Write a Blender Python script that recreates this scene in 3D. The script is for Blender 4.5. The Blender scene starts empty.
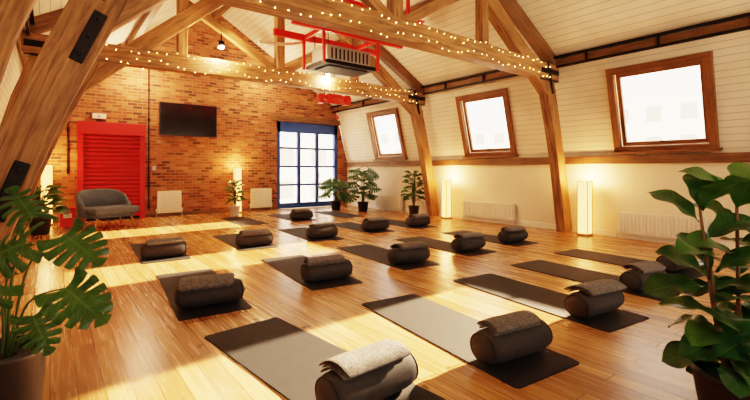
import bpy, bmesh, math, random
from mathutils import Vector, Matrix, Euler
random.seed(7)
S=bpy.context.scene
COL=S.collection
pi=math.pi
# ------------------------------------------------------------ materials
def newmat(name):
    m=bpy.data.materials.new(name); m.use_nodes=True
    nt=m.node_tree; b=nt.nodes['Principled BSDF']
    return m,nt,b
def N(nt,t,**k):
    n=nt.nodes.new(t)
    for a,v in k.items(): setattr(n,a,v)
    return n
def simple(name,col,rough=.6,metal=0,bump=0,bscale=60,var=0,vscale=6,spec=.5):
    m,nt,b=newmat(name)
    b.inputs['Base Color'].default_value=(*col,1); b.inputs['Roughness'].default_value=rough
    b.inputs['Metallic'].default_value=metal
    b.inputs['Specular IOR Level'].default_value=spec
    tc=N(nt,'ShaderNodeTexCoord')
    if var:
        no=N(nt,'ShaderNodeTexNoise'); no.inputs['Scale'].default_value=vscale; no.inputs['Detail'].default_value=5
        nt.links.new(tc.outputs['Object'],no.inputs['Vector'])
        cr=N(nt,'ShaderNodeValToRGB'); cr.color_ramp.elements[0].position=.3; cr.color_ramp.elements[1].position=.7
        cr.color_ramp.elements[0].color=(*[c*(1-var) for c in col],1)
        cr.color_ramp.elements[1].color=(*[min(1,c*(1+var)) for c in col],1)
        nt.links.new(no.outputs['Fac'],cr.inputs['Fac']); nt.links.new(cr.outputs['Color'],b.inputs['Base Color'])
    if bump:
        n2=N(nt,'ShaderNodeTexNoise'); n2.inputs['Scale'].default_value=bscale; n2.inputs['Detail'].default_value=3
        nt.links.new(tc.outputs['Object'],n2.inputs['Vector'])
        bp=N(nt,'ShaderNodeBump'); bp.inputs['Strength'].default_value=bump; bp.inputs['Distance'].default_value=.01
        nt.links.new(n2.outputs['Fac'],bp.inputs['Height']); nt.links.new(bp.outputs['Normal'],b.inputs['Normal'])
    return m
def emis(name,col,st,base=None):
    m,nt,b=newmat(name)
    b.inputs['Base Color'].default_value=(*(base or col),1)
    b.inputs['Emission Color'].default_value=(*col,1); b.inputs['Emission Strength'].default_value=st
    return m
def wood(name,c1,c2,rough=.55,sx=1.2,sy=14):
    m,nt,b=newmat(name)
    uv=N(nt,'ShaderNodeUVMap'); mp=N(nt,'ShaderNodeMapping'); mp.inputs['Scale'].default_value=(sx,sy,1)
    nt.links.new(uv.outputs['UV'],mp.inputs['Vector'])
    no=N(nt,'ShaderNodeTexNoise'); no.inputs['Scale'].default_value=1.6; no.inputs['Detail'].default_value=8; no.inputs['Roughness'].default_value=.65; no.inputs['Distortion'].default_value=.6
    nt.links.new(mp.outputs['Vector'],no.inputs['Vector'])
    cr=N(nt,'ShaderNodeValToRGB'); cr.color_ramp.elements[0].position=.32; cr.color_ramp.elements[1].position=.68
    cr.color_ramp.elements[0].color=(*c1,1); cr.color_ramp.elements[1].color=(*c2,1)
    nt.links.new(no.outputs['Fac'],cr.inputs['Fac'])
    tc=N(nt,'ShaderNodeTexCoord'); n2=N(nt,'ShaderNodeTexNoise'); n2.inputs['Scale'].default_value=1.7; n2.inputs['Detail'].default_value=4
    nt.links.new(tc.outputs['Object'],n2.inputs['Vector'])
    mx=N(nt,'ShaderNodeMix',data_type='RGBA',blend_type='MULTIPLY'); mx.inputs[0].default_value=.5
    c3=N(nt,'ShaderNodeValToRGB'); c3.color_ramp.elements[0].position=.35; c3.color_ramp.elements[0].color=(.5,.45,.4,1); c3.color_ramp.elements[1].position=.6; c3.color_ramp.elements[1].color=(1,1,1,1)
    nt.links.new(n2.outputs['Fac'],c3.inputs['Fac'])
    nt.links.new(cr.outputs['Color'],mx.inputs[6]); nt.links.new(c3.outputs['Color'],mx.inputs[7])
    nt.links.new(mx.outputs[2],b.inputs['Base Color'])
    b.inputs['Roughness'].default_value=rough
    bp=N(nt,'ShaderNodeBump'); bp.inputs['Strength'].default_value=.5; bp.inputs['Distance'].default_value=.01
    nt.links.new(no.outputs['Fac'],bp.inputs['Height']); nt.links.new(bp.outputs['Normal'],b.inputs['Normal'])
    return m
def combine(nt,a,b_):
    tc=N(nt,'ShaderNodeTexCoord'); sp=N(nt,'ShaderNodeSeparateXYZ'); cb=N(nt,'ShaderNodeCombineXYZ')
    nt.links.new(tc.outputs['Object'],sp.inputs[0])
    nt.links.new(sp.outputs[a],cb.inputs[0]); nt.links.new(sp.outputs[b_],cb.inputs[1])
    return tc,cb
def brick_mat():
    m,nt,b=newmat('brick_red')
    tc,cb=combine(nt,'X','Z')
    br=N(nt,'ShaderNodeTexBrick'); br.offset=.5
    for k,v in {'Scale':1,'Mortar Size':.010,'Mortar Smooth':.3,'Bias':0,'Brick Width':.235,'Row Height':.082}.items(): br.inputs[k].default_value=v
    br.inputs['Color1'].default_value=(.0,.0,.0,1); br.inputs['Color2'].default_value=(1,1,1,1); br.inputs['Mortar'].default_value=(.5,.5,.5,1)
    nt.links.new(cb.outputs[0],br.inputs['Vector'])
    cr=N(nt,'ShaderNodeValToRGB'); e=cr.color_ramp.elements
    e[0].position=0; e[0].color=(.11,.040,.022,1); e[1].position=1; e[1].color=(.52,.235,.10,1)
    for p,c in ((.2,(.26,.078,.034)),(.5,(.385,.122,.052)),(.75,(.44,.16,.068))):
        x=e.new(p); x.color=(*c,1)
    nt.links.new(br.outputs['Color'],cr.inputs['Fac'])
    no=N(nt,'ShaderNodeTexNoise'); no.inputs['Scale'].default_value=1.1; no.inputs['Detail'].default_value=6
    nt.links.new(tc.outputs['Object'],no.inputs['Vector'])
    c3=N(nt,'ShaderNodeValToRGB'); c3.color_ramp.elements[0].position=.35; c3.color_ramp.elements[0].color=(.5,.47,.46,1); c3.color_ramp.elements[1].position=.65; c3.color_ramp.elements[1].color=(1.1,1.05,1,1)
    nt.links.new(no.outputs['Fac'],c3.inputs['Fac'])
    mx=N(nt,'ShaderNodeMix',data_type='RGBA',blend_type='MULTIPLY'); mx.inputs[0].default_value=.6
    nt.links.new(cr.outputs['Color'],mx.inputs[6]); nt.links.new(c3.outputs['Color'],mx.inputs[7])
    m2=N(nt,'ShaderNodeMix',data_type='RGBA'); m2.inputs[7].default_value=(.28,.19,.125,1)
    nt.links.new(br.outputs['Fac'],m2.inputs[0]); nt.links.new(mx.outputs[2],m2.inputs[6])
    nt.links.new(m2.outputs[2],b.inputs['Base Color']); b.inputs['Roughness'].default_value=.85
    bp=N(nt,'ShaderNodeBump',invert=True); bp.inputs['Strength'].default_value=.6; bp.inputs['Distance'].default_value=.012
    nt.links.new(br.outputs['Fac'],bp.inputs['Height']); nt.links.new(bp.outputs['Normal'],b.inputs['Normal'])
    return m
def floor_mat():
    m,nt,b=newmat('oak_floorboards')
    tc,cb=combine(nt,'Y','X')
    br=N(nt,'ShaderNodeTexBrick'); br.offset=.37; br.offset_frequency=3
    for k,v in {'Scale':1,'Mortar Size':.0032,'Mortar Smooth':.2,'Bias':0,'Brick Width':1.9,'Row Height':.13}.items(): br.inputs[k].default_value=v
    br.inputs['Color1'].default_value=(0,0,0,1); br.inputs['Color2'].default_value=(1,1,1,1); br.inputs['Mortar'].default_value=(.5,.5,.5,1)
    nt.links.new(cb.outputs[0],br.inputs['Vector'])
    cr=N(nt,'ShaderNodeValToRGB'); e=cr.color_ramp.elements
    e[0].color=(.34,.165,.060,1); e[1].color=(.60,.345,.150,1)
    x=e.new(.5); x.color=(.48,.258,.104,1)
    nt.links.new(br.outputs['Color'],cr.inputs['Fac'])
    mp=N(nt,'ShaderNodeMapping'); mp.inputs['Scale'].default_value=(1.2,26,1); nt.links.new(cb.outputs[0],mp.inputs['Vector'])
    ad=N(nt,'ShaderNodeVectorMath',operation='ADD'); nt.links.new(mp.outputs[0],ad.inputs[0])
    sc=N(nt,'ShaderNodeVectorMath',operation='SCALE'); sc.inputs['Scale'].default_value=37; nt.links.new(br.outputs['Color'],sc.inputs[0]); nt.links.new(sc.outputs[0],ad.inputs[1])
    no=N(nt,'ShaderNodeTexNoise'); no.inputs['Scale'].default_value=1.5; no.inputs['Detail'].default_value=7; no.inputs['Distortion'].default_value=.8
    nt.links.new(ad.outputs[0],no.inputs['Vector'])
    c3=N(nt,'ShaderNodeValToRGB'); c3.color_ramp.elements[0].position=.3; c3.color_ramp.elements[0].color=(.62,.54,.46,1); c3.color_ramp.elements[1].position=.62; c3.color_ramp.elements[1].color=(1.08,1.05,1,1)
    nt.links.new(no.outputs['Fac'],c3.inputs['Fac'])
    mx=N(nt,'ShaderNodeMix',data_type='RGBA',blend_type='MULTIPLY'); mx.inputs[0].default_value=.75
    nt.links.new(cr.outputs['Color'],mx.inputs[6]); nt.links.new(c3.outputs['Color'],mx.inputs[7])
    vo=N(nt,'ShaderNodeTexNoise'); vo.inputs['Scale'].default_value=7.5; vo.inputs['Detail'].default_value=1
    nt.links.new(tc.outputs['Object'],vo.inputs['Vector'])
    k=N(nt,'ShaderNodeValToRGB'); k.color_ramp.elements[0].position=.23; k.color_ramp.elements[0].color=(.28,.18,.1,1); k.color_ramp.elements[1].position=.29; k.color_ramp.elements[1].color=(1,1,1,1)
    nt.links.new(vo.outputs['Fac'],k.inputs['Fac'])
    mk=N(nt,'ShaderNodeMix',data_type='RGBA',blend_type='MULTIPLY'); mk.inputs[0].default_value=.8
    nt.links.new(mx.outputs[2],mk.inputs[6]); nt.links.new(k.outputs['Color'],mk.inputs[7])
    m2=N(nt,'ShaderNodeMix',data_type='RGBA'); m2.inputs[7].default_value=(.12,.052,.02,1)
    nt.links.new(br.outputs['Fac'],m2.inputs[0]); nt.links.new(mk.outputs[2],m2.inputs[6])
    nt.links.new(m2.outputs[2],b.inputs['Base Color'])
    rr=N(nt,'ShaderNodeMapRange'); rr.inputs['To Min'].default_value=.18; rr.inputs['To Max'].default_value=.34
    nt.links.new(no.outputs['Fac'],rr.inputs['Value']); nt.links.new(rr.outputs[0],b.inputs['Roughness'])
    bp=N(nt,'ShaderNodeBump',invert=True); bp.inputs['Strength'].default_value=.35; bp.inputs['Distance'].default_value=.004
    nt.links.new(br.outputs['Fac'],bp.inputs['Height']); nt.links.new(bp.outputs['Normal'],b.inputs['Normal'])
    return m
def plank_white(name,col,axis,w=.14,rough=.6,jw=.05):
    m,nt,b=newmat(name)
    tc=N(nt,'ShaderNodeTexCoord'); sp=N(nt,'ShaderNodeSeparateXYZ'); nt.links.new(tc.outputs['Object'],sp.inputs[0])
    dv=N(nt,'ShaderNodeMath',operation='DIVIDE'); dv.inputs[1].default_value=w; nt.links.new(sp.outputs[axis],dv.inputs[0])
    fr=N(nt,'ShaderNodeMath',operation='FRACT'); nt.links.new(dv.outputs[0],fr.inputs[0])
    lt=N(nt,'ShaderNodeMath',operation='LESS_THAN'); lt.inputs[1].default_value=jw*1.6; nt.links.new(fr.outputs[0],lt.inputs[0])
    no=N(nt,'ShaderNodeTexNoise'); no.inputs['Scale'].default_value=1.4; no.inputs['Detail'].default_value=6; nt.links.new(tc.outputs['Object'],no.inputs['Vector'])
    cr=N(nt,'ShaderNodeValToRGB'); cr.color_ramp.elements[0].position=.3; cr.color_ramp.elements[0].color=(*[c*.80 for c in col],1); cr.color_ramp.elements[1].position=.65; cr.color_ramp.elements[1].color=(*col,1)
    nt.links.new(no.outputs['Fac'],cr.inputs['Fac'])
    mx=N(nt,'ShaderNodeMix',data_type='RGBA'); mx.inputs[7].default_value=(*[c*.45 for c in col],1)
    nt.links.new(lt.outputs[0],mx.inputs[0]); nt.links.new(cr.outputs['Color'],mx.inputs[6]); nt.links.new(mx.outputs[2],b.inputs['Base Color'])
    b.inputs['Roughness'].default_value=rough
    bp=N(nt,'ShaderNodeBump',invert=True); bp.inputs['Strength'].default_value=.6; bp.inputs['Distance'].default_value=.008
    nt.links.new(lt.outputs[0],bp.inputs['Height']); nt.links.new(bp.outputs['Normal'],b.inputs['Normal'])
    return m
def leaf_mat(name,c1,c2,rough=.35):
    m,nt,b=newmat(name)
    tc=N(nt,'ShaderNodeTexCoord'); no=N(nt,'ShaderNodeTexNoise'); no.inputs['Scale'].default_value=9; nt.links.new(tc.outputs['Object'],no.inputs['Vector'])
    cr=N(nt,'ShaderNodeValToRGB'); cr.color_ramp.elements[0].position=.35; cr.color_ramp.elements[1].position=.65
    cr.color_ramp.elements[0].color=(*c1,1); cr.color_ramp.elements[1].color=(*c2,1)
    nt.links.new(no.outputs['Fac'],cr.inputs['Fac'])
    uv=N(nt,'ShaderNodeUVMap'); sp=N(nt,'ShaderNodeSeparateXYZ'); nt.links.new(uv.outputs['UV'],sp.inputs[0])
    su=N(nt,'ShaderNodeMath',operation='SUBTRACT'); su.inputs[1].default_value=.5; nt.links.new(sp.outputs['Y'],su.inputs[0])
    ab=N(nt,'ShaderNodeMath',operation='ABSOLUTE'); nt.links.new(su.outputs[0],ab.inputs[0])
    l1=N(nt,'ShaderNodeMath',operation='LESS_THAN'); l1.inputs[1].default_value=.022; nt.links.new(ab.outputs[0],l1.inputs[0])
    q=N(nt,'ShaderNodeMath',operation='MULTIPLY_ADD'); q.inputs[1].default_value=-.55; nt.links.new(ab.outputs[0],q.inputs[0]); nt.links.new(sp.outputs['X'],q.inputs[2])
    q2=N(nt,'ShaderNodeMath',operation='MULTIPLY'); q2.inputs[1].default_value=8; nt.links.new(q.outputs[0],q2.inputs[0])
    q3=N(nt,'ShaderNodeMath',operation='FRACT'); nt.links.new(q2.outputs[0],q3.inputs[0])
    l2=N(nt,'ShaderNodeMath',operation='LESS_THAN'); l2.inputs[1].default_value=.09; nt.links.new(q3.outputs[0],l2.inputs[0])
    mxm=N(nt,'ShaderNodeMath',operation='MAXIMUM'); nt.links.new(l1.outputs[0],mxm.inputs[0]); nt.links.new(l2.outputs[0],mxm.inputs[1])
    ml=N(nt,'ShaderNodeMath',operation='MULTIPLY'); ml.inputs[1].default_value=.4; nt.links.new(mxm.outputs[0],ml.inputs[0])
    mx=N(nt,'ShaderNodeMix',data_type='RGBA'); mx.inputs[7].default_value=(.12,.22,.06,1)
    nt.links.new(ml.outputs[0],mx.inputs[0]); nt.links.new(cr.outputs['Color'],mx.inputs[6]); nt.links.new(mx.outputs[2],b.inputs['Base Color'])
    b.inputs['Roughness'].default_value=rough
    bp=N(nt,'ShaderNodeBump'); bp.inputs['Strength'].default_value=.4; bp.inputs['Distance'].default_value=.004
    nt.links.new(mxm.outputs[0],bp.inputs['Height']); nt.links.new(bp.outputs['Normal'],b.inputs['Normal'])
    tr=N(nt,'ShaderNodeBsdfTranslucent'); tr.inputs['Color'].default_value=(c2[0]*2,c2[1]*2,c2[2],1)
    ms=N(nt,'ShaderNodeMixShader'); ms.inputs[0].default_value=.2
    out=nt.nodes['Material Output']
    nt.links.new(b.outputs[0],ms.inputs[1]); nt.links.new(tr.outputs[0],ms.inputs[2]); nt.links.new(ms.outputs[0],out.inputs['Surface'])
    return m
def glass_mat():
    m=bpy.data.materials.new('window_glass'); m.use_nodes=True; nt=m.node_tree; nt.nodes.clear()
    o=N(nt,'ShaderNodeOutputMaterial'); t=N(nt,'ShaderNodeBsdfTransparent'); g=N(nt,'ShaderNodeBsdfGlossy'); g.inputs['Roughness'].default_value=.02
    x=N(nt,'ShaderNodeMixShader'); x.inputs[0].default_value=.06
    nt.links.new(t.outputs[0],x.inputs[1]); nt.links.new(g.outputs[0],x.inputs[2]); nt.links.new(x.outputs[0],o.inputs[0]); return m

M_brick=brick_mat(); M_floor=floor_mat()
M_wallp=plank_white('white_boards_wall',(.80,.73,.62),'Z',.11)
M_ceil=plank_white('white_boards_ceiling',(.80,.745,.65),'X',.13)
M_plaster=simple('cream_plaster',(.80,.72,.60),.8,bump=.15,bscale=25,var=.05,vscale=2)
M_beam=wood('oak_timber',(.13,.058,.022),(.46,.245,.098))
M_beamd=wood('oak_timber_dark',(.10,.047,.019),(.28,.145,.062))
M_frame=wood('window_timber',(.12,.05,.018),(.30,.13,.048),.45)
M_steel=simple('black_steel',(.012,.012,.014),.45,.6)
M_steel2=simple('grey_metal',(.42,.42,.42),.4,.5)
M_mat=simple('mat_charcoal',(.018,.018,.021),.7,bump=.4,bscale=300,var=.12,vscale=12,spec=.28)
M_bol=simple('bolster_fabric',(.044,.042,.045),.9,bump=.3,bscale=220,var=.15,vscale=20)
M_seam=simple('bolster_piping',(.02,.02,.022),.8)
M_blk=simple('blanket_wool',(.145,.138,.135),1,bump=.9,bscale=160,var=.4,vscale=45)
M_red=simple('shutter_red',(.48,.014,.016),.5)
M_hoist=simple('hoist_red',(.72,.035,.018),.4)
M_blue=simple('door_blue',(.022,.085,.36),.4)
M_white=simple('radiator_enamel',(.84,.80,.72),.35)
M_sofa=simple('sofa_fabric',(.105,.14,.185),.95,bump=.3,bscale=200,var=.12,vscale=15)
M_leg=wood('leg_oak',(.35,.18,.07),(.55,.32,.14))
M_pot=simple('pot_dark',(.024,.024,.026),.5,var=.2)
M_potw=simple('pot_white',(.7,.66,.6),.5)
M_soil=simple('soil',(.03,.018,.01),1,bump=.8,bscale=60)
M_stem=simple('stem_green',(.06,.12,.03),.6)
M_bark=simple('bark',(.16,.10,.055),.9,bump=.5)
M_leaf=leaf_mat('leaf_green',(.010,.046,.013),(.034,.108,.028),.28)
M_leaf2=leaf_mat('leaf_bright',(.026,.088,.018),(.066,.16,.036),.28)
M_glass=glass_mat()
M_lamp=emis('lamp_paper',(1,.46,.12),4.2)
M_bulb=emis('spot_bulb',(1,.72,.38),160)
M_fairy=emis('fairy_bulb',(1,.58,.20),42)
M_wire=simple('fairy_wire',(.25,.16,.08),.6)
M_screen=simple('tv_screen',(.008,.008,.010),.12)
M_tvf=simple('tv_bezel',(.012,.012,.012),.4)
M_out=simple('outside_render',(.95,.92,.86),.9)
M_outw=simple('outside_glass',(.48,.46,.44),.4)

# ------------------------------------------------------------ mesh builder
class MB:
    def __init__(s,name,mats,loc=(0,0,0),rotz=0):
        s.name=name; s.mats=mats; s.bm=bmesh.new(); s.uv=s.bm.loops.layers.uv.new('UVMap'); s.loc=Vector(loc); s.rotz=rotz; s.rot=None
    def face(s,vs,mi=0,uvs=None,smooth=False):
        try: f=s.bm.faces.new(vs)
        except ValueError: return None
        f.material_index=mi; f.smooth=smooth
        if uvs:
            for l,u in zip(f.loops,uvs): l[s.uv].uv=u
        return f
    def v(s,p): return s.bm.verts.new(p)
    def poly(s,pts,mi=0): return s.face([s.v(p) for p in pts],mi)
    def sweep(s,pts,w,h,up=(0,1,0),mi=0,voff=None):
        pts=[Vector(p) for p in pts]; up=Vector(up).normalized(); rings=[]; L=0; n=len(pts); lens=[]
        v0=random.random()*5 if voff is None else voff; u0=random.random()*9
        for i,p in enumerate(pts):
            if i: L+=(p-pts[i-1]).length
            lens.append(L+u0)
            t=(pts[min(i+1,n-1)]-pts[max(i-1,0)]).normalized()
            sd=t.cross(up).normalized(); u2=sd.cross(t).normalized()
            ww=w[i] if isinstance(w,(list,tuple)) else w
            c=[p+sd*a*ww/2+u2*b*h/2 for a,b in((1,1),(-1,1),(-1,-1),(1,-1))]
            rings.append([s.v(x) for x in c])
        ww=w if not isinstance(w,(list,tuple)) else w[0]
        vv=[0,ww,ww+h,2*ww+h,2*ww+2*h]
        for i in range(n-1):
            for k in range(4):
                a,b=rings[i],rings[i+1]; k2=(k+1)%4
                s.face([a[k],a[k2],b[k2],b[k]],mi,[(lens[i],v0+vv[k]),(lens[i],v0+vv[k+1]),(lens[i+1],v0+vv[k+1]),(lens[i+1],v0+vv[k])])
        s.face(rings[0][::-1],mi,[(0,v0),(0,v0+.3),(.05,v0+.3),(.05,v0)]); s.face(rings[-1],mi,[(0,v0),(0,v0+.3),(.05,v0+.3),(.05,v0)])
    def box(s,c,sz,mi=0,M=None):
        c=Vector(c); ax=max(range(3),key=lambda i:sz[i])
        o=[(-1,-1,-1),(1,-1,-1),(1,1,-1),(-1,1,-1),(-1,-1,1),(1,-1,1),(1,1,1),(-1,1,1)]
        loc=[Vector((a*sz[0]/2,b*sz[1]/2,d*sz[2]/2)) for a,b,d in o]
        P=[(M@q if M else q)+c for q in loc]
        vs=[s.v(p) for p in P]
        oth=[i for i in range(3) if i!=ax]; v0=random.random()*5
        for f in((0,3,2,1),(4,5,6,7),(0,1,5,4),(1,2,6,5),(2,3,7,6),(3,0,4,7)):
            s.face([vs[i] for i in f],mi,[(loc[i][ax]+v0,v0+loc[i][oth[0]]+loc[i][oth[1]]) for i in f])
    def tube(s,pts,r,seg=8,mi=0,cap=True):
        pts=[Vector(p) for p in pts]; n=len(pts); rings=[]; prev=None
        for i,p in enumerate(pts):
            t=(pts[min(i+1,n-1)]-pts[max(i-1,0)]).normalized()
            if prev is None:
                a=Vector((0,0,1)) if abs(t.z)<.9 else Vector((1,0,0))
                sd=t.cross(a).normalized()
            else: sd=(prev-t*prev.dot(t)).normalized()
            prev=sd; u=sd.cross(t)
            rr=r[i] if isinstance(r,(list,tuple)) else r
            rings.append([s.v(p+(sd*math.cos(2*pi*k/seg)+u*math.sin(2*pi*k/seg))*rr) for k in range(seg)])
        for i in range(n-1):
            for k in range(seg):
                k2=(k+1)%seg; s.face([rings[i][k],rings[i][k2],rings[i+1][k2],rings[i+1][k]],mi,[(i*.3,k/seg),(i*.3,(k+1)/seg),(i*.3+.3,(k+1)/seg),(i*.3+.3,k/seg)],True)
        if cap: s.face(rings[0][::-1],mi); s.face(rings[-1],mi)
    def lathe(s,prof,c=(0,0,0),seg=32,mi=0,axis='z',sm=True,sc=(1,1,1)):
        c=Vector(c); rings=[]
        for r,z in prof:
            ring=[]
            for k in range(seg):
                a=2*pi*k/seg; q=(r*math.cos(a),r*math.sin(a),z)
                if axis=='x': q=(z,r*math.cos(a),r*math.sin(a))
                if axis=='y': q=(r*math.cos(a),z,r*math.sin(a))
                ring.append(s.v(Vector((q[0]*sc[0],q[1]*sc[1],q[2]*sc[2]))+c))
            rings.append(ring)
        for i in range(len(rings)-1):
            for k in range(seg):
                k2=(k+1)%seg; s.face([rings[i][k],rings[i][k2],rings[i+1][k2],rings[i+1][k]],mi,None,sm)
        s.face(rings[0][::-1],mi); s.face(rings[-1],mi)
    def blob(s,c,r,mi=0):
        c=Vector(c); P=[s.v(c+Vector(q)*r) for q in((1,0,0),(-1,0,0),(0,1,0),(0,-1,0),(0,0,1),(0,0,-1))]
        for f in((0,2,4),(2,1,4),(1,3,4),(3,0,4),(2,0,5),(1,2,5),(3,1,5),(0,3,5)): s.face([P[i] for i in f],mi,None,True)
    def done(s,bevel=0,subsurf=0,fix=True,parent=None):
        if fix: bmesh.ops.recalc_face_normals(s.bm,faces=s.bm.faces)
        me=bpy.data.meshes.new(s.name); s.bm.to_mesh(me); s.bm.free()
        for m in s.mats: me.materials.append(m)
        o=bpy.data.objects.new(s.name,me); COL.objects.link(o)
        o.location=s.loc; o.rotation_euler=(0,0,s.rotz)
        if s.rot is not None: o.rotation_euler=s.rot
        if bevel:
            b=o.modifiers.new('bevel','BEVEL'); b.width=bevel; b.segments=2; b.limit_method='ANGLE'; b.angle_limit=math.radians(50)
        if subsurf:
            b=o.modifiers.new('sub','SUBSURF'); b.levels=subsurf; b.render_levels=subsurf
        if parent: o.parent=parent
        return o

# ------------------------------------------------------------ room constants
XR=8.72; XL=-0.92; ZK=1.55; ZE=3.52; XRE=8.23; XLE=-0.43; XM=3.9; ZR=6.12
YB=13.0; YF=-2.4
def slopeX(z): return XR+(XRE-XR)*(z-ZK)/(ZE-ZK)
b=MB('floor',[M_floor]); b.box(((XL+XR)/2,(YB+YF)/2,-.05),(XR-XL+.4,YB-YF+.4,.1)); b.done()
DX0,DX1,DZ=5.93,8.30,2.92
b=MB('wall_back',[M_brick])
def gz(x): return min(ZE+(x-XLE)*(ZR-ZE)/(XM-XLE), ZE+(XRE-x)*(ZR-ZE)/(XRE-XM))
for y in (YB,YB+.3):
    b.poly([(XL,y,0),(DX0,y,0),(DX0,y,gz(DX0)),(XM,y,ZR),(XLE,y,ZE),(XL,y,ZK)])
    b.poly([(DX0,y,DZ),(DX1,y,DZ),(DX1,y,3.2),(XRE,y,ZE),(DX0,y,gz(DX0))])
    b.poly([(DX1,y,0),(XR,y,0),(XR,y,ZK),(DX1,y,3.2)])
b.poly([(DX0,YB,0),(DX0,YB+.3,0),(DX0,YB+.3,DZ),(DX0,YB,DZ)]); b.poly([(DX1,YB,0),(DX1,YB+.3,0),(DX1,YB+.3,DZ),(DX1,YB,DZ)])
b.poly([(DX0,YB,DZ),(DX1,YB,DZ),(DX1,YB+.3,DZ),(DX0,YB+.3,DZ)])
b.done(fix=False)
b=MB('wall_front',[M_plaster])  # unseen wall behind the camera, added to cut the flat fill light
FILL_WIN=[(.1,2.1),(2.9,4.9),(5.7,7.7)]; FZ0,FZ1=.9,3.3  # invented openings, sized to let some fill light in
xs=[XLE]+[v for q in FILL_WIN for v in q]+[XRE]
b.poly([(XL,YF,0),(XR,YF,0),(XR,YF,FZ0),(XL,YF,FZ0)])
for i in range(0,len(xs),2): b.poly([(xs[i],YF,FZ0),(xs[i+1],YF,FZ0),(xs[i+1],YF,FZ1),(xs[i],YF,FZ1)])
b.poly([(XL,YF,FZ0),(XLE,YF,FZ0),(XLE,YF,ZE),(XL,YF,ZK)]); b.poly([(XR,YF,FZ0),(XRE,YF,FZ0),(XRE,YF,ZE),(XR,YF,ZK)])
b.poly([(XLE,YF,FZ1),(XRE,YF,FZ1),(XRE,YF,ZE),(XM,YF,ZR),(XLE,YF,ZE)])
b.done(fix=False)
WIN=[(9.74,11.12),(5.88,7.26),(2.10,3.56)]; WZ0,WZ1=1.70,3.12
b=MB('wall_right',[M_plaster,M_wallp])
b.poly([(XR,YF,0),(XR,YB,0),(XR,YB,ZK),(XR,YF,ZK)],0)
def sq(y0,y1,z0,z1,mi=1): b.poly([(slopeX(z0),y0,z0),(slopeX(z0),y1,z0),(slopeX(z1),y1,z1),(slopeX(z1),y0,z1)],mi)
sq(YF,YB,ZK,WZ0); sq(YF,YB,WZ1,ZE)
ys=[YF]+[v for w in sorted(WIN) for v in w]+[YB]
for i in range(0,len(ys),2): sq(ys[i],ys[i+1],WZ0,WZ1)
for (y0,y1) in WIN:
    for (a,c) in (((y0,WZ0),(y0,WZ1)),((y1,WZ0),(y1,WZ1)),((y0,WZ0),(y1,WZ0)),((y0,WZ1),(y1,WZ1))):
        b.poly([(slopeX(a[1]),a[0],a[1]),(slopeX(c[1]),c[0],c[1]),(slopeX(c[1])+.16,c[0],c[1]),(slopeX(a[1])+.16,a[0],a[1])],0)
b.done(fix=False)
b=MB('wall_left',[M_plaster,M_wallp])
b.poly([(XL,YF,0),(XL,YB,0),(XL,YB,ZK),(XL,YF,ZK)],0); b.poly([(XL,YF,ZK),(XL,YB,ZK),(XLE,YB,ZE),(XLE,YF,ZE)],1); b.done(fix=False)
b=MB('ceiling',[M_ceil])
b.poly([(XRE,YF,ZE),(XRE,YB,ZE),(XM,YB,ZR),(XM,YF,ZR)]); b.poly([(XLE,YF,ZE),(XLE,YB,ZE),(XM,YB,ZR),(XM,YF,ZR)]); b.done(fix=False)
b=MB('trim_1',[M_beamd]); b.sweep([(XR-.05,y,1.50) for y in (YF,2,5,8,11,YB)],.10,.16,up=(0,0,1)); b.done(.008)
b=MB('trim_2',[M_beamd]); b.sweep([(XL+.05,y,1.50) for y in (YF,2,5,8,11,YB)],.10,.16,up=(0,0,1)); b.done(.008)
b=MB('baseboard_right',[M_white]); b.box((XR-.012,(YF+YB)/2,.06),(.024,YB-YF,.12)); b.done()
b=MB('baseboard_back',[M_beamd]); b.box(((XL+DX0)/2,YB-.012,.05),(DX0-XL-.06,.024,.10)); b.done()
for nm,x,sg in(('eaves_beam',XRE,-1),('eaves_beam',XLE,1)):
    b=MB(nm,[M_beamd,M_steel])
    b.sweep([(x+sg*.07,y,ZE-.05) for y in (YF,3,6,9,YB)],.13,.12,up=(0,0,1))
    b.sweep([(x+sg*.17,y,ZE-.15) for y in (YF,3,6,9,YB)],.04,.05,up=(0,0,1),mi=1)
    b.sweep([(x+sg*.22,y,ZE+.03) for y in (YF,3,6,9,YB)],.05,.05,up=(0,0,1),mi=1)
    for i in range(12): b.box((x+sg*.17,YF+.3+i*1.2,ZE-.06),(.05,.03,.22),1)
    b.done(.006)
b=MB('ridge_beam',[M_beamd]); b.sweep([(XM,y,ZR-.20) for y in (YF+.01,3,6,9,YB-.01)],.12,.26,up=(0,0,1)); b.done(.01)
for x in (6.1,1.7):
    b=MB('purlin',[M_beamd]); b.sweep([(x,y,gz(x)-.15) for y in (YF+.01,3,6,9,YB-.01)],.13,.18,up=(0,0,1)); b.done(.01)

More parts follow.
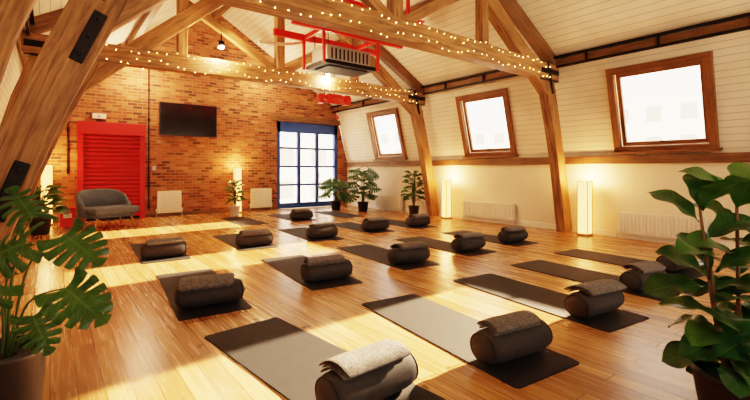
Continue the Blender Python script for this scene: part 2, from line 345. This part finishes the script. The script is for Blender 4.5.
# ------------------------------------------------------------ trusses
def catmull(P,n=6):
    out=[]; P=[Vector(p) for p in P]
    for i in range(len(P)-1):
        p0=P[max(i-1,0)];p1=P[i];p2=P[i+1];p3=P[min(i+2,len(P)-1)]
        for k in range(n):
            t=k/n; out.append(.5*((2*p1)+(p2-p0)*t+(2*p0-5*p1+4*p2-p3)*t*t+(3*p1-p0-3*p2+p3)*t**3))
    out.append(P[-1]); return out
def line(a,c,n):
    a=Vector(a); c=Vector(c); return [a.lerp(c,i/n) for i in range(n+1)]
def truss(y):
    b=MB('roof_truss',[M_beam,M_steel,M_beamd],(XM,y,0))
    for sg in(1,-1):
        P0,P1,R0=((8.57,0),(7.80,3.20),(8.02,2.78)) if sg==1 else ((8.50,0),(7.26,3.25),(7.52,2.62))
        pts=[p+Vector((sg*.06*math.sin(pi*i/10),0,0)) for i,p in enumerate(line((sg*(P0[0]-XM),0,P0[1]),(sg*(P1[0]-XM),0,P1[1]),10))]
        w=[.28+.015*math.sin(i*.9)+(.08 if sg==-1 else 0) for i in range(len(pts))]
        b.sweep(pts,w,.20,up=(0,1,0))
        r=line((sg*(R0[0]-XM),.004,R0[1]),(sg*.12,.004,5.66),8)
        b.sweep(r,.27,.19,up=(0,1,0))
        b.sweep([(sg*(XRE-.12-XM),0,ZE-.05),(sg*2.2,0,gz(XM+2.2)-.19),(0,0,ZR-.25)],.22,.18,mi=2)
        if sg==-1:
            b.sweep([(-(8.42-XM),.02,1.35),(-(8.15-XM),.02,2.4),(-(7.9-XM),.02,3.1)],.24,.16,mi=0)
        b.sweep([(sg*1.95,0,3.4),(sg*1.95,0,4.75)],.17,.16)
        b.sweep([(sg*.12,0,3.42),(sg*1.0,0,3.95),(sg*1.9,0,4.42)],.15,.13)
        b.sweep([(sg*.1,0,5.0),(sg*1.3,0,4.9)],.12,.12,mi=2)
        def along(z):
            for i in range(len(pts)-1):
                if pts[i].z<=z<=pts[i+1].z:
                    t=(z-pts[i].z)/(pts[i+1].z-pts[i].z); return pts[i].lerp(pts[i+1],t),(pts[i+1]-pts[i]).normalized()
        for z,l in((1.15,.50),(2.50,.50)):
            if sg==-1:
                p,t=along(z); sd=Vector((t.z,0,-t.x))*.06
                b.sweep([p-t*l/2+Vector((0,-.11,0))+sd,p+t*l/2+Vector((0,-.11,0))+sd],.11,.02,mi=1)
                for q in(-.18,0,.18): b.lathe([(.022,-.145),(.022,-.115)],p+t*q+sd,8,1,'y',False)
        p,t=along(3.1)
        b.box((sg*(XRE-.42-XM),-.125,3.24),(.62,.02,.10),1)
        b.box((sg*(XRE-.42-XM),0,3.07),(.62,.27,.02),1)
        b.sweep([p-t*.30+Vector((0,-.12,0)),p+t*.35+Vector((0,-.12,0))],.07,.02,mi=1)
        for q in(-.25,0,.25): b.lathe([(.02,-.15),(.02,-.13)],(sg*(XRE-.42-XM)+q,0,3.24),8,1,'y',False)
    b.sweep([(0,0,3.4),(0,0,5.7)],.18,.17)
    b.sweep([(x,0,3.24+.05*(1-(x/4.3)**2)) for x in [-4.25+8.5*i/12 for i in range(13)]],.31,.23,up=(0,1,0))
    return b.done(.014)
TY=[8.42,4.60]
for y in TY: truss(y)
def fairy(y,seed):
    rnd=random.Random(seed)
    b=MB('fairy_lights',[M_fairy,M_wire],(XM,y,0))
    for row,(z0,am) in enumerate(((.10,.03),(-.10,.05))):
        wp=[]; n=52
        for i in range(n):
            f=i/(n-1); x=-3.9+7.8*f; z=3.24+z0+.05*(1-(x/4.3)**2)+am*math.sin(i*.7+row)+rnd.uniform(-.012,.012)
            p=Vector((x,-.13,z)); wp.append(p)
            b.blob(p+Vector((rnd.uniform(-.04,.04),-.012,rnd.uniform(-.03,.03))),.0072,0)
        b.tube(wp,.002,4,1)
    b.done(fix=False)
fairy(8.42,1); fairy(4.60,2)

# ------------------------------------------------------------ windows
tilt=math.atan2(XR-XRE,ZE-ZK)
def window(i,y0,y1):
    w=y1-y0; h=(WZ1-WZ0)/math.cos(tilt); zc=(WZ0+WZ1)/2
    b=MB('window_%d'%i,[M_frame,M_glass,M_steel],(slopeX(zc),(y0+y1)/2,zc)); b.rot=(0,-tilt,0)
    def ring(hw,hh,t,d,xc,mi=0):
        for sg in(1,-1):
            b.sweep([(xc,-hw-t/2,sg*hh),(xc,hw+t/2,sg*hh)],d,t,up=(0,0,1),mi=mi)
            b.sweep([(xc,sg*hw,-hh+t/2),(xc,sg*hw,hh-t/2)],d,t,up=(0,1,0),mi=mi)
    ring(w/2+.01,h/2+.01,.12,.10,-.03)
    ring(w/2-.085,h/2-.085,.075,.06,.06)
    b.box((.06,0,0),(.008,w-.17,h-.17),1)
    b.box((-.02,0,-h/2+.12),(.03,.10,.025),2); b.tube([(-.04,0,-h/2+.12),(-.06,.0,-h/2+.17)],.007,6,2)
    b.box((-.07,0,-h/2-.05),(.14,w+.22,.035),0)
    b.done(.006)
for i,(y0,y1) in enumerate(WIN): window(i+1,y0,y1)
for i,(x0,x1) in enumerate(FILL_WIN):  # frames for the unseen openings added behind the camera for fill light
    b=MB('window_%d'%(i+4),[M_frame],((x0+x1)/2,YF,0)); w=x1-x0
    for x in(-w/2+.04,0,w/2-.04): b.box((x,0,(FZ0+FZ1)/2),(.07,.10,FZ1-FZ0))
    for z in(FZ0+.04,2.4,FZ1-.04): b.box((0,0,z),(w,.10,.07))
    b.done(.006)
# ------------------------------------------------------------ door
b=MB('door_1',[M_blue,M_glass,M_steel2],((DX0+DX1)/2,YB+.08,0))
W=DX1-DX0
b.box((0,0,DZ-.18),(W-.01,.12,.34)); b.box((-W/2+.065,0,DZ/2),(.12,.12,DZ-.01)); b.box((W/2-.065,0,DZ/2),(.12,.12,DZ-.01))
b.box((0,0,.10),(W-.02,.10,.18))
iw=W-.24
for k in(1,2): b.box((-iw/2+iw*k/3,0,1.4),(.12,.09,2.6))
for z in(.80,1.42,2.04): b.box((0,0,z),(iw,.07,.07))
b.box((0,.02,1.4),(iw,.008,2.6),1)
b.box((.40,-.07,1.1),(.03,.03,.25),2)
b.done(.006)
b=MB('door_lintel',[M_beamd]); b.sweep([(DX0-.2,YB-.045,DZ+.09),(DX1+.12,YB-.045,DZ+.09)],.08,.18,up=(0,0,1)); b.done(.01)

# ------------------------------------------------------------ red roller shutter
b=MB('roller_shutter',[M_red,M_steel],(1.29,YB-.065,0))
b.box((0,-.10,2.36),(1.5,.32,.30))
for sg in (1,-1): b.box((sg*.69,-.02,1.11),(.12,.12,2.22))
n=20
for i in range(n):
    h_=2.15/n; z=.06+i*h_
    vs=[(-.65,.03,z),(-.65,-.025,z+.012),(-.65,-.035,z+h_*.5),(-.65,-.025,z+h_-.030),(-.65,.03,z+h_-.018),(-.65,.03,z+h_)]
    for a,c in zip(vs[:-1],vs[1:]):
        b.poly([a,(-a[0],a[1],a[2]),(-c[0],c[1],c[2]),c],0)
b.box((0,-.01,.035),(1.3,.05,.06),1)
b.done(fix=False)
b=MB('wall_television',[M_tvf,M_screen],(3.17,YB-.11,2.73))
b.box((0,0,0),(1.56,.06,.93)); b.box((0,-.032,.01),(1.51,.006,.87),1); b.box((0,.05,0),(.5,.09,.4)); b.done(.008)
b=MB('wall_speaker',[M_white,M_steel2],(1.0,YB-.07,2.68)); b.box((0,0,0),(.30,.12,.13)); b.lathe([(.03,-.07),(.04,-.06)],(0,0,-.0),16,1,'y'); b.done(.01)
for x,z0,z1 in((.35,1.2,3.9),(2.15,.2,4.4)):
    b=MB('conduit_pipe',[M_steel],(x,YB-.03,0)); b.tube([(0,0,z0),(0,0,z1)],.016,8)
    for k in range(6): b.box((0,.012,z0+.1+k*(z1-z0-.2)/5),(.07,.03,.03))
    b.done()
b=MB('light_switch',[M_steel2],(2.28,YB-.016,1.35)); b.box((0,0,0),(.09,.03,.12)); b.box((0,-.018,0),(.02,.01,.03)); b.done(.004)

# ------------------------------------------------------------ radiators
def radiator(loc,rz,w,h):
    b=MB('radiator',[M_white,M_steel2],loc,rz)
    b.box((0,-.035,h/2+.10),(w,.02,h)); b.box((0,-.09,h/2+.10),(w,.02,h)); b.box((0,-.062,h+.10),(w,.075,.02))
    n=int(w/.06)
    for i in range(n): b.box((-w/2+w*(i+.5)/n,-.107,h/2+.10),(.026,.022,h-.05))
    for sg in(1,-1):
        b.box((sg*(w/2+.006),-.062,h/2+.10),(.012,.075,h)); b.tube([(sg*(w/2+.03),-.06,.16),(sg*(w/2+.03),-.06,0)],.011,8,1)
        b.tube([(sg*(w/2+.03),-.06,.16),(sg*(w/2-.01),-.06,.16)],.011,8,1); b.lathe([(.02,.15),(.02,.22)],(sg*(w/2+.03),-.06,0),10,0)
    for q in(-.35,.35): b.box((q*w,-.018,h*.7),(.05,.032,.08),1)
    b.done(.004)
for x,w in((2.66,.60),(5.36,.66)): radiator((x,YB-.003,0),0,w,.60)
for (y0,y1),w in zip(WIN,(1.25,1.5,1.35)): radiator((XR-.026,(y0+y1)/2 +.05,0),-pi/2,w,.40)

# ------------------------------------------------------------ mats, bolsters, blankets
def mat(x,y,ang):
    b=MB('yoga_mat',[M_mat],(x,y,0),ang)
    hw,hl,r=.32,.93,.03; out=[]
    for cx,cy,a0 in((hw-r,hl-r,0),(-hw+r,hl-r,90),(-hw+r,-hl+r,180),(hw-r,-hl+r,270)):
        for k in range(5):
            a=math.radians(a0+90*k/4); out.append((cx+r*math.cos(a),cy+r*math.sin(a)))
    top=[b.v((p[0],p[1],.0085)) for p in out]; bot=[b.v((p[0],p[1],.0005)) for p in out]
    b.face(top); b.face(bot[::-1])
    for i in range(len(out)): j=(i+1)%len(out); b.face([bot[i],bot[j],top[j],top[i]])
    b.done()
BR=.122; BL=.31
def bolster(x,y,ang):
    b=MB('yoga_bolster',[M_bol,M_seam],(x,y,.0095+BR*.92*1.01),ang)
    prof=[(.0,-BL-.004),(.05,-BL),(BR*.6,-BL+.010),(BR*.82,-BL+.03),(BR*.94,-BL+.06),(BR,-BL+.11),(BR*1.01,0),(BR,BL-.11),(BR*.94,BL-.06),(BR*.82,BL-.03),(BR*.6,BL-.010),(.05,BL),(0,BL+.004)]
    prof=[(max(r,.001),z) for r,z in prof]
    b.lathe(prof,(0,0,0),28,0,'x',True,(1,1.08,.92))
    for sx in(-1,1):
        c=[(sx*(BL-.028),1.08*BR*.84*math.cos(a),.92*BR*.84*math.sin(a)) for a in [2*pi*k/24 for k in range(25)]]
        b.tube(c,.005,6,1,False)
    b.tube([(BL-.015,-.05,0),(BL+.012,-.03,-.012),(BL+.012,.03,-.012),(BL-.015,.05,0)],.007,6,1)
    b.done()
def blanket(x,y,ang,seed):
    rnd=random.Random(seed)
    b=MB('folded_blanket',[M_blk],(x,y,.0095+BR*.92*1.01),ang)
    a_s=math.radians(rnd.uniform(32,48)); a_e=math.radians(rnd.uniform(122,142)); off=rnd.uniform(-.03,.03)
    hx=rnd.uniform(.21,.245)
    tw=rnd.uniform(-.06,.06)
    for k in range(3):
        r0=BR+.006+k*.018; th=.017; nA=12; nX=8
        s0=a_s+rnd.uniform(-.06,.06); s1=a_e+rnd.uniform(-.08,.08); hh=hx+rnd.uniform(-.01,.012)
        gr=[]
        for lay in(0,1):
            g=[]
            for i in range(nA+1):
                row=[]
                for j in range(nX+1):
                    a=s0+(s1-s0)*i/nA; X=off-hh+2*hh*j/nX+tw*(i/nA-.5)
                    r=r0+th*lay+ (rnd.uniform(-.0018,.0018))+.002*math.sin(j*1.3+i*.7+k)
                    if i in(0,nA) or j in(0,nX): r=r0+th*(.25 if lay==0 else .75)
                    yy=1.08*r*math.cos(a); zz=.92*r*math.sin(a)
                    row.append(b.v((X,yy,zz)))
                g.append(row)
            gr.append(g)
        for lay in(0,1):
            g=gr[lay]
            for i in range(nA):
                for j in range(nX):
                    q=[g[i][j],g[i+1][j],g[i+1][j+1],g[i][j+1]]; b.face(q if lay else q[::-1],0,None,True)
        A,C=gr
        for i in range(nA):
            b.face([A[i][0],A[i+1][0],C[i+1][0],C[i][0]],0,None,True); b.face([A[i+1][nX],A[i][nX],C[i][nX],C[i+1][nX]],0,None,True)
        for j in range(nX):
            b.face([A[0][j+1],A[0][j],C[0][j],C[0][j+1]],0,None,True); b.face([A[nA][j],A[nA][j+1],C[nA][j+1],C[nA][j]],0,None,True)
    b.done(subsurf=1)
ST=[(1.42,1.90,1.24),(2.54,1.74,2.72),(3.88,1.80,4.08),(5.14,1.86,5.30),(6.42,1.95,6.55),
    (1.22,4.18,1.38),(2.58,4.28,2.76),(3.97,4.38,4.10),(5.32,4.45,5.42),(6.60,4.5,6.72),
    (1.34,6.86,1.42),(2.76,6.95,2.86),(4.10,6.98,4.25),(5.52,7.15,5.60),(6.72,7.1,6.8),
    (5.2,9.9,5.25)]
for i,(bx,by,fx) in enumerate(ST):
    ang=-math.atan2(fx-bx,1.75)
    d=Vector((fx-bx,1.75)).normalized()
    mat(bx+d.x*.62,by+d.y*.62,ang)
    bolster(bx,by,ang+random.uniform(-.05,.05))
    blanket(bx,by,ang+random.uniform(-.10,.10),i+3)
for x,y in((3.9,10.6),(6.7,10.5)): mat(x,y,-.03)

# ------------------------------------------------------------ loveseat
b=MB('loveseat',[M_sofa,M_leg],(1.05,11.42,0),math.radians(24))
def rbox(b,c,sz,mi):
    c=Vector(c); seg=28; rows=10
    def sp(v,e): return math.copysign(abs(v)**e,v)
    vs=[]
    for i in range(rows+1):
        ph=-pi/2+pi*i/rows; row=[]
        for k in range(seg):
            th=2*pi*k/seg
            row.append(b.v(c+Vector((sz[0]/2*sp(math.cos(ph),.25)*sp(math.cos(th),.25),sz[1]/2*sp(math.cos(ph),.25)*sp(math.sin(th),.25),sz[2]/2*sp(math.sin(ph),.45)))))
        vs.append(row)
    for i in range(rows):
        for k in range(seg):
            k2=(k+1)%seg; b.face([vs[i][k],vs[i][k2],vs[i+1][k2],vs[i+1][k]],mi,None,True)
SW=.52
rbox(b,(0,-.14,.39),(SW*1.92,.70,.17),0); rbox(b,(0,-.04,.27),(SW*1.8,.58,.10),0)
path=[]
for k in range(33):
    ang=pi*k/32
    X=-SW*math.copysign(abs(math.cos(ang))**.55,math.cos(ang)); Yy=-.06+.36*(abs(math.sin(ang))**.6)
    H=.44+.42*(math.sin(ang)**.7)
    path.append((X,Yy,H,ang))
sec=[]
for X,Yy,H,ang in path:
    nrm=Vector((-math.cos(ang),math.sin(ang)*.8+.05,0)).normalized(); P=Vector((X,Yy,0)); T=.055; z0=.24; lean=.10*math.sin(ang)
    prof=[(-T,z0),(-T,H*.7),(-T*.9,H-.04),(-T*.4,H),(T*.4,H),(T*.9,H-.04),(T,H*.7),(T,z0)]
    sec.append([b.v(P+nrm*(o+lean*(z-z0)/.5)+Vector((0,0,z))) for o,z in prof])
for i in range(len(sec)-1):
    for k in range(8):
        k2=(k+1)%8; b.face([sec[i][k],sec[i][k2],sec[i+1][k2],sec[i+1][k]],0,None,True)
b.face(sec[0]); b.face(sec[-1][::-1])
for sx in(-1,1):
    for sy in(-1,1):
        b.tube([(sx*(SW-.15),sy*.22-.05,.24),(sx*(SW-.07),sy*.29-.05,0)],[.026,.013],10,1)
b.done()
b=MB('storage_box',[M_hoist,M_white],(.32,12.1,0)); b.box((0,0,.2),(.3,.3,.40)); b.box((0,0,.415),(.32,.32,.03)); b.box((0,-.152,.25),(.16,.006,.1),1); b.done(.01)

# ------------------------------------------------------------ lamps
def lamp(x,y,h,w=.2):
    b=MB('column_floor_lamp',[M_lamp,M_leg,M_steel],(x,y,0))
    b.box((0,0,.02),(w+.02,w+.02,.04),1); b.box((0,0,h/2+.02),(w-.012,w-.012,h-.05),0)
    for sx in(-1,1):
        for sy in(-1,1): b.box((sx*w/2,sy*w/2,h/2),(.012,.012,h),1)
    b.box((0,0,h),(w+.012,w+.012,.015),1)
    o=b.done(.002)
    l=bpy.data.lights.new('uplight','POINT'); l.energy=65; l.color=(1,.48,.16); l.shadow_soft_size=.06
    q=bpy.data.objects.new('uplight',l); q.location=(0,0,h+.08); COL.objects.link(q); q.parent=o
lamp(8.42,4.10,1.08); lamp(8.42,7.80,1.05,.18); lamp(4.52,12.72,1.38,.18); lamp(-.06,12.55,1.42,.22)
def spot(x,y,z,e):
    b=MB('ceiling_spotlight',[M_steel,M_bulb],(x,y,z))
    b.tube([(0,0,.22),(0,0,.06)],.012,8); b.lathe([(.03,.07),(.055,.05),(.06,-.03),(.05,-.03),(.045,-.01)],(0,0,0),16)
    b.lathe([(.001,-.085),(.035,-.072),(.05,-.045),(.04,-.015),(.02,0)],(0,0,0),12,1)
    o=b.done()
    l=bpy.data.lights.new('spot_light','POINT'); l.energy=e; l.color=(1,.62,.34); l.shadow_soft_size=.05
    q=bpy.data.objects.new('spot_glow',l); q.location=(0,0,-.16); COL.objects.link(q); q.parent=o
for x,y,z,e in((2.6,8.2,3.70,150),(5.0,8.25,3.5,130),(1.9,12.3,4.0,140),(5.2,12.2,4.3,110)): spot(x,y,z,e)

b=MB('suspended_heater',[M_steel2,M_steel,M_hoist],(4.55,7.0,3.42),0)
b.box((0,0,.06),(1.0,.6,.30)); b.box((0,0,-.12),(1.16,.74,.07),1); b.box((0,0,-.165),(.9,.5,.02),1)
for i in range(10): b.box((-.40+i*.09,-.305,.06),(.03,.012,.2),1)
for sx in(-1,1):
    for sy in(-1,1):
        b.tube([(sx*.45,sy*.25,.2),(sx*.45,sy*.25,1.6)],.008,6,1)
        b.box((sx*.62,sy*.38,.15),(.05,.05,.62),2)
for sy in(-1,1): b.box((0,sy*.38,.46),(2.5,.08,.12),2)
for sx in(-1,1): b.box((sx*.62,0,.46),(.06,.8,.08),2)
b.box((0,.25,1.3),(1.3,.04,.04),0); b.box((0,-.25,1.3),(1.3,.04,.04),0)
b.done(.008)
b=MB('ceiling_duct',[M_white],(0,0,0)); b.tube(catmull([(3.1,7.6,3.7),(3.7,7.5,3.75),(4.2,7.5,4.0),(4.3,7.5,4.9)],5),.03,10); b.done()
b=MB('hoist_gantry',[M_hoist,M_steel],(4.2,6.2,4.2))
for z,w in((.09,.14),(-.09,.14)): b.box((0,0,z),(3.6,w,.02))
b.box((0,0,0),(3.6,.016,.18))
for x in(-1.4,1.4): b.box((x,0,.38),(.06,.06,.56))
b.box((.9,0,-.16),(.3,.22,.12)); b.box((.9,0,-.10),(.36,.26,.03),1)
b.done(.005)
b=MB('chain_hoist',[M_hoist,M_steel],(5.9,9.4,3.18))
b.box((0,0,0),(1.0,.10,.10)); b.lathe([(.11,-.22),(.13,-.18),(.13,.18),(.11,.22)],(0,0,-.02),18,0,'x'); b.box((.36,0,-.03),(.16,.2,.24)); b.box((-.42,0,-.05),(.12,.16,.24))
b.tube([(.0,0,.1),(0,0,1.5)],.012,6,1); b.tube([(-.3,0,.04),(-.3,0,1.6)],.012,6,1); b.tube([(.1,0,-.15),(.1,0,-.45)],.008,6,1); b.box((.1,0,-.5),(.06,.04,.1),0)
b.done(.01)

# ------------------------------------------------------------ plants
def leaf(b,base,T,Nn,L,W,kind,mi,droop=.35,rnd=random):
    T=Vector(T).normalized(); Nn=Vector(Nn); Sd=T.cross(Nn)
    if Sd.length<1e-3: Sd=T.cross(Vector((1,0,0)))
    Sd.normalize(); Nn=Sd.cross(T).normalized(); base=Vector(base)
    if kind=='monstera': nt_,cols=72,[0,.18,.34,.55,.8,1]
    elif kind=='fiddle': nt_,cols=14,[0,.33,.66,1]
    else: nt_,cols=8,[0,.5,1]
    ph=rnd.uniform(0,6); G=[]
    for i in range(nt_+1):
        t=i/nt_; row=[]; notch=1
        if kind=='monstera':
            w=(math.sin(pi*min(1,(t*.90+.10)**.70)))**.55 if t<1 else 0
            fr=(t*5.6+.2)%1
            if .12<t<.93 and fr<.36:
                k_=abs(fr-.18)/.18; notch=.26+.66*k_**2.2
            elif .12<t<.93: w*=1-.12*abs(fr-.68)
        elif kind=='fiddle':
            w=max(0,math.sin(pi*t**1.35))**.65*(.78+.22*t)*(1-.18*math.exp(-((t-.42)/.12)**2))
        else:
            w=max(0,math.sin(pi*t**.85))**.9
        cc=[-c for c in cols[:0:-1]]+cols
        for c in cc:
            a=abs(c); aa=min(a,notch)
            s_=math.copysign(aa,c) if c else 0
            back=0
            if kind=='monstera': back=-.34*aa*aa*(1-t)**2+.20*aa*t
            y=s_*W/2*w
            x=L*(t+back)
            z=-droop*L*t*t + .10*L*t
            if kind=='monstera': z+= .12*abs(y)-.9*y*y/W+.010*math.sin(t*34)*aa
            else: z+=.28*abs(y)
            if kind=='fiddle': z+=.035*L*math.sin(t*13+ph+(2 if c>0 else 0))*a
            row.append((b.v(base+T*x+Sd*y+Nn*z),(t,.5+c/2)))
        G.append(row)
    for i in range(nt_):
        for j in range(len(G[0])-1):
            q=[G[i][j],G[i+1][j],G[i+1][j+1],G[i][j+1]]
            b.face([v[0] for v in q],mi,[v[1] for v in q],True)
def pot(b,r,h,mi,soil,c=(0,0,0),taper=.78):
    b.lathe([(r*taper,0),(r*taper+.005,.01),(r,h-.03),(r+.012,h-.028),(r+.012,h),(r-.012,h),(r-.02,h-.04)],c,32,mi); b.lathe([(r-.022,h-.05),(.001,h-.035)],c,24,soil)
def monstera(name,loc,potmat,stems,seed,potr=.2,poth=.36,stemr=.009,wr=.98):
    rnd=random.Random(seed)
    b=MB(name,[potmat,M_soil,M_stem,M_leaf],loc); pot(b,potr,poth,0,1)
    for (tip,L,T,up) in stems:
        tip=Vector(tip); dx,dy,z=tip
        p0=Vector((dx*.08,dy*.08,poth-.05)); mid=Vector((dx*.40,dy*.40,poth+(z-poth)*.72))
        pts=catmull([p0,mid,tip],6)
        b.tube(pts,[stemr*(1-.5*i/len(pts)) for i in range(len(pts))],8,2)
        leaf(b,tip,T,up,L,L*wr,'monstera',3,.16,rnd)
    return b.done(fix=False)
Rv=Vector((.792,-.610,0)); Fv=Vector((.610,.792,0)); Zv=Vector((0,0,1))
def st(r,f,z,L,tr,tz,tf=-.25,tilt=.75):
    T=(Rv*tr+Fv*tf+Zv*tz).normalized()
    return (Rv*r+Fv*f+Zv*z,L,T,(-Fv*tilt+Rv*.25+Zv*.75))
stems=[st(.30,.0,.98,.23,.8,-.45),st(.15,-.05,.95,.24,-.85,-.40),st(.36,-.08,.74,.24,.85,-.5),
       st(.11,-.15,.78,.22,-.6,-.7),st(.24,-.12,.62,.17,.6,-.8),
       st(.30,.12,.60,.16,.9,-.1),
       st(-.06,.1,.85,.22,-1,.1),st(.10,.05,1.06,.19,-.3,.3,.1,.6)]
monstera('potted_monstera',(-.18,2.77,0),M_pot,stems,4,.17,.42,.007,1.08)

rnd=random.Random(11)
b=MB('potted_fiddle_leaf_fig',[M_pot,M_soil,M_bark,M_leaf,M_leaf2],(2.79,.57,0)); pot(b,.20,.28,0,1)
for (ox,oy,h,lean) in((.0,.0,1.20,(.03,.02)),(-.05,.05,1.12,(-.10,.08)),(.05,-.03,1.1,(.10,-.08)),(-.03,.04,.80,(-.09,.05))):
    pts=catmull([(ox*.6,oy*.6,.20),(ox+lean[0]*.4,oy+lean[1]*.4,h*.5),(ox+lean[0],oy+lean[1],h)],8)
    b.tube(pts,[.014-.008*i/len(pts) for i in range(len(pts))],8,2)
    n=15
    for k in range(n):
        f=.27+.73*k/(n-1); idx=min(len(pts)-1,int(f*(len(pts)-1))); p=pts[idx]; a=k*2.4+ox*40
        el=-.05+1.0*f**3+rnd.uniform(-.22,.2)
        T=Vector((math.cos(a)*math.cos(el),math.sin(a)*math.cos(el),math.sin(el)))
        Ls=rnd.uniform(.21,.28)
        leaf(b,p+T*.02,T,Vector((0,0,1))+Vector((T.x,T.y,0))*-.3-Fv*.5,Ls,Ls*.76,'fiddle',3 if rnd.random()<.75 else 4,.4,rnd)
b.done(fix=False)

def bushy(name,loc,h,R,n,potm,potr,poth,kind,L,seed,wr=.4):
    rnd=random.Random(seed)
    b=MB(name,[potm,M_soil,M_stem,M_leaf,M_leaf2],loc); pot(b,potr,poth,0,1)
    for k in range(n):
        a=k*2.4+rnd.uniform(-.3,.3); f=(k+.5)/n; z=poth+(h-poth)*(.15+.72*f); r=R*(1-.55*f)*rnd.uniform(.4,1)
        tip=Vector((math.cos(a)*r,math.sin(a)*r,z))
        b.tube(catmull([(tip.x*.1,tip.y*.1,poth-.06),(tip.x*.4,tip.y*.4,poth+(z-poth)*.7),tip],4),.006,6,2)
        T=Vector((math.cos(a),math.sin(a),rnd.uniform(-.4,.5)+.5*f))
        l=L*rnd.uniform(.75,1.15)
        leaf(b,tip,T,Zv-Fv*.6,l,l*wr,kind,3 if rnd.random()<.5 else 4,.4,rnd)
    b.done(fix=False)
bushy('potted_rubber_plant',(-.16,10.9,0),1.02,.28,44,M_pot,.19,.34,'plain',.28,3,.6)
bushy('potted_peace_lily',(4.15,11.9,0),1.05,.13,34,M_potw,.14,.28,'plain',.26,5,.36)
def mon2(loc,h,seed,potm,n=18,R=.34):
    rnd=random.Random(seed); ss=[]
    for k in range(n):
        a=k*2.4; z=.42+(h-.42)*((k+1)/n); r=R*(1-.45*k/n)
        d=Vector((math.cos(a),math.sin(a),0)); T=d+Zv*rnd.uniform(-.7,.0)
        ss.append((d*r+Zv*z,rnd.uniform(.28,.37),T,Zv*.8-Fv*.7))
    monstera('potted_monstera',loc,potm,ss,seed,.17,.3,.008)
mon2((7.40,11.7,0),1.0,21,M_pot,18,.27); mon2((7.80,10.75,0),1.36,22,M_pot,20,.25)
bushy('potted_fiddle_leaf_fig',(8.22,8.86,0),1.32,.20,44,M_pot,.15,.28,'fiddle',.24,9,.62)

# ------------------------------------------------------------ outside
def outb(loc,sz,rows,cols,face):
    b=MB('neighbour_building',[M_out,M_outw],loc); b.box((0,0,sz[2]/2),sz)
    for r in range(rows):
        for c in range(cols):
            z=sz[2]*(r+.55)/rows
            if face=='x': b.box((-sz[0]/2,-sz[1]/2+sz[1]*(c+.5)/cols,z),(.1,sz[1]/cols*.45,sz[2]/rows*.5),1)
            else: b.box((-sz[0]/2+sz[0]*(c+.5)/cols,-sz[1]/2,z),(sz[0]/cols*.45,.1,sz[2]/rows*.5),1)
    b.done()
outb((44,11,-3),(10,12,10.0),4,5,'x'); outb((46,27,-3),(10,14,9),4,5,'x'); outb((44,50,-3),(10,20,10),4,6,'x')
outb((11,26,-1),(16,6,4.0),2,7,'y')
b=MB('ground',[M_out]); b.box((30,30,-3.2),(140,140,.2)); b.done()

# ------------------------------------------------------------ light
w=bpy.data.worlds.new('World'); S.world=w; w.use_nodes=True
bg=w.node_tree.nodes['Background']; bg.inputs[0].default_value=(1.0,.86,.70,1); bg.inputs[1].default_value=4.8
sl_=bpy.data.lights.new('sun','SUN'); sl_.energy=78; sl_.angle=math.radians(.8); sl_.color=(1,.66,.38)
so=bpy.data.objects.new('sun',sl_); so.rotation_euler=Vector((-1,-.06,-.365)).to_track_quat('-Z','Y').to_euler(); so.location=(20,6,10); COL.objects.link(so)

# ------------------------------------------------------------ camera
cd=bpy.data.cameras.new('camera'); cd.sensor_width=36; cd.lens=422/750*36; cd.shift_y=-30/750; cd.clip_start=.05; cd.clip_end=300
co=bpy.data.objects.new('camera',cd); co.location=(0,0,1.3); co.rotation_euler=(pi/2,0,-math.radians(37.6)); COL.objects.link(co)
S.camera=co
try:
    S.view_settings.view_transform='Filmic'
    S.view_settings.look='High Contrast'; S.view_settings.exposure=0.1
except Exception as e: print(e)
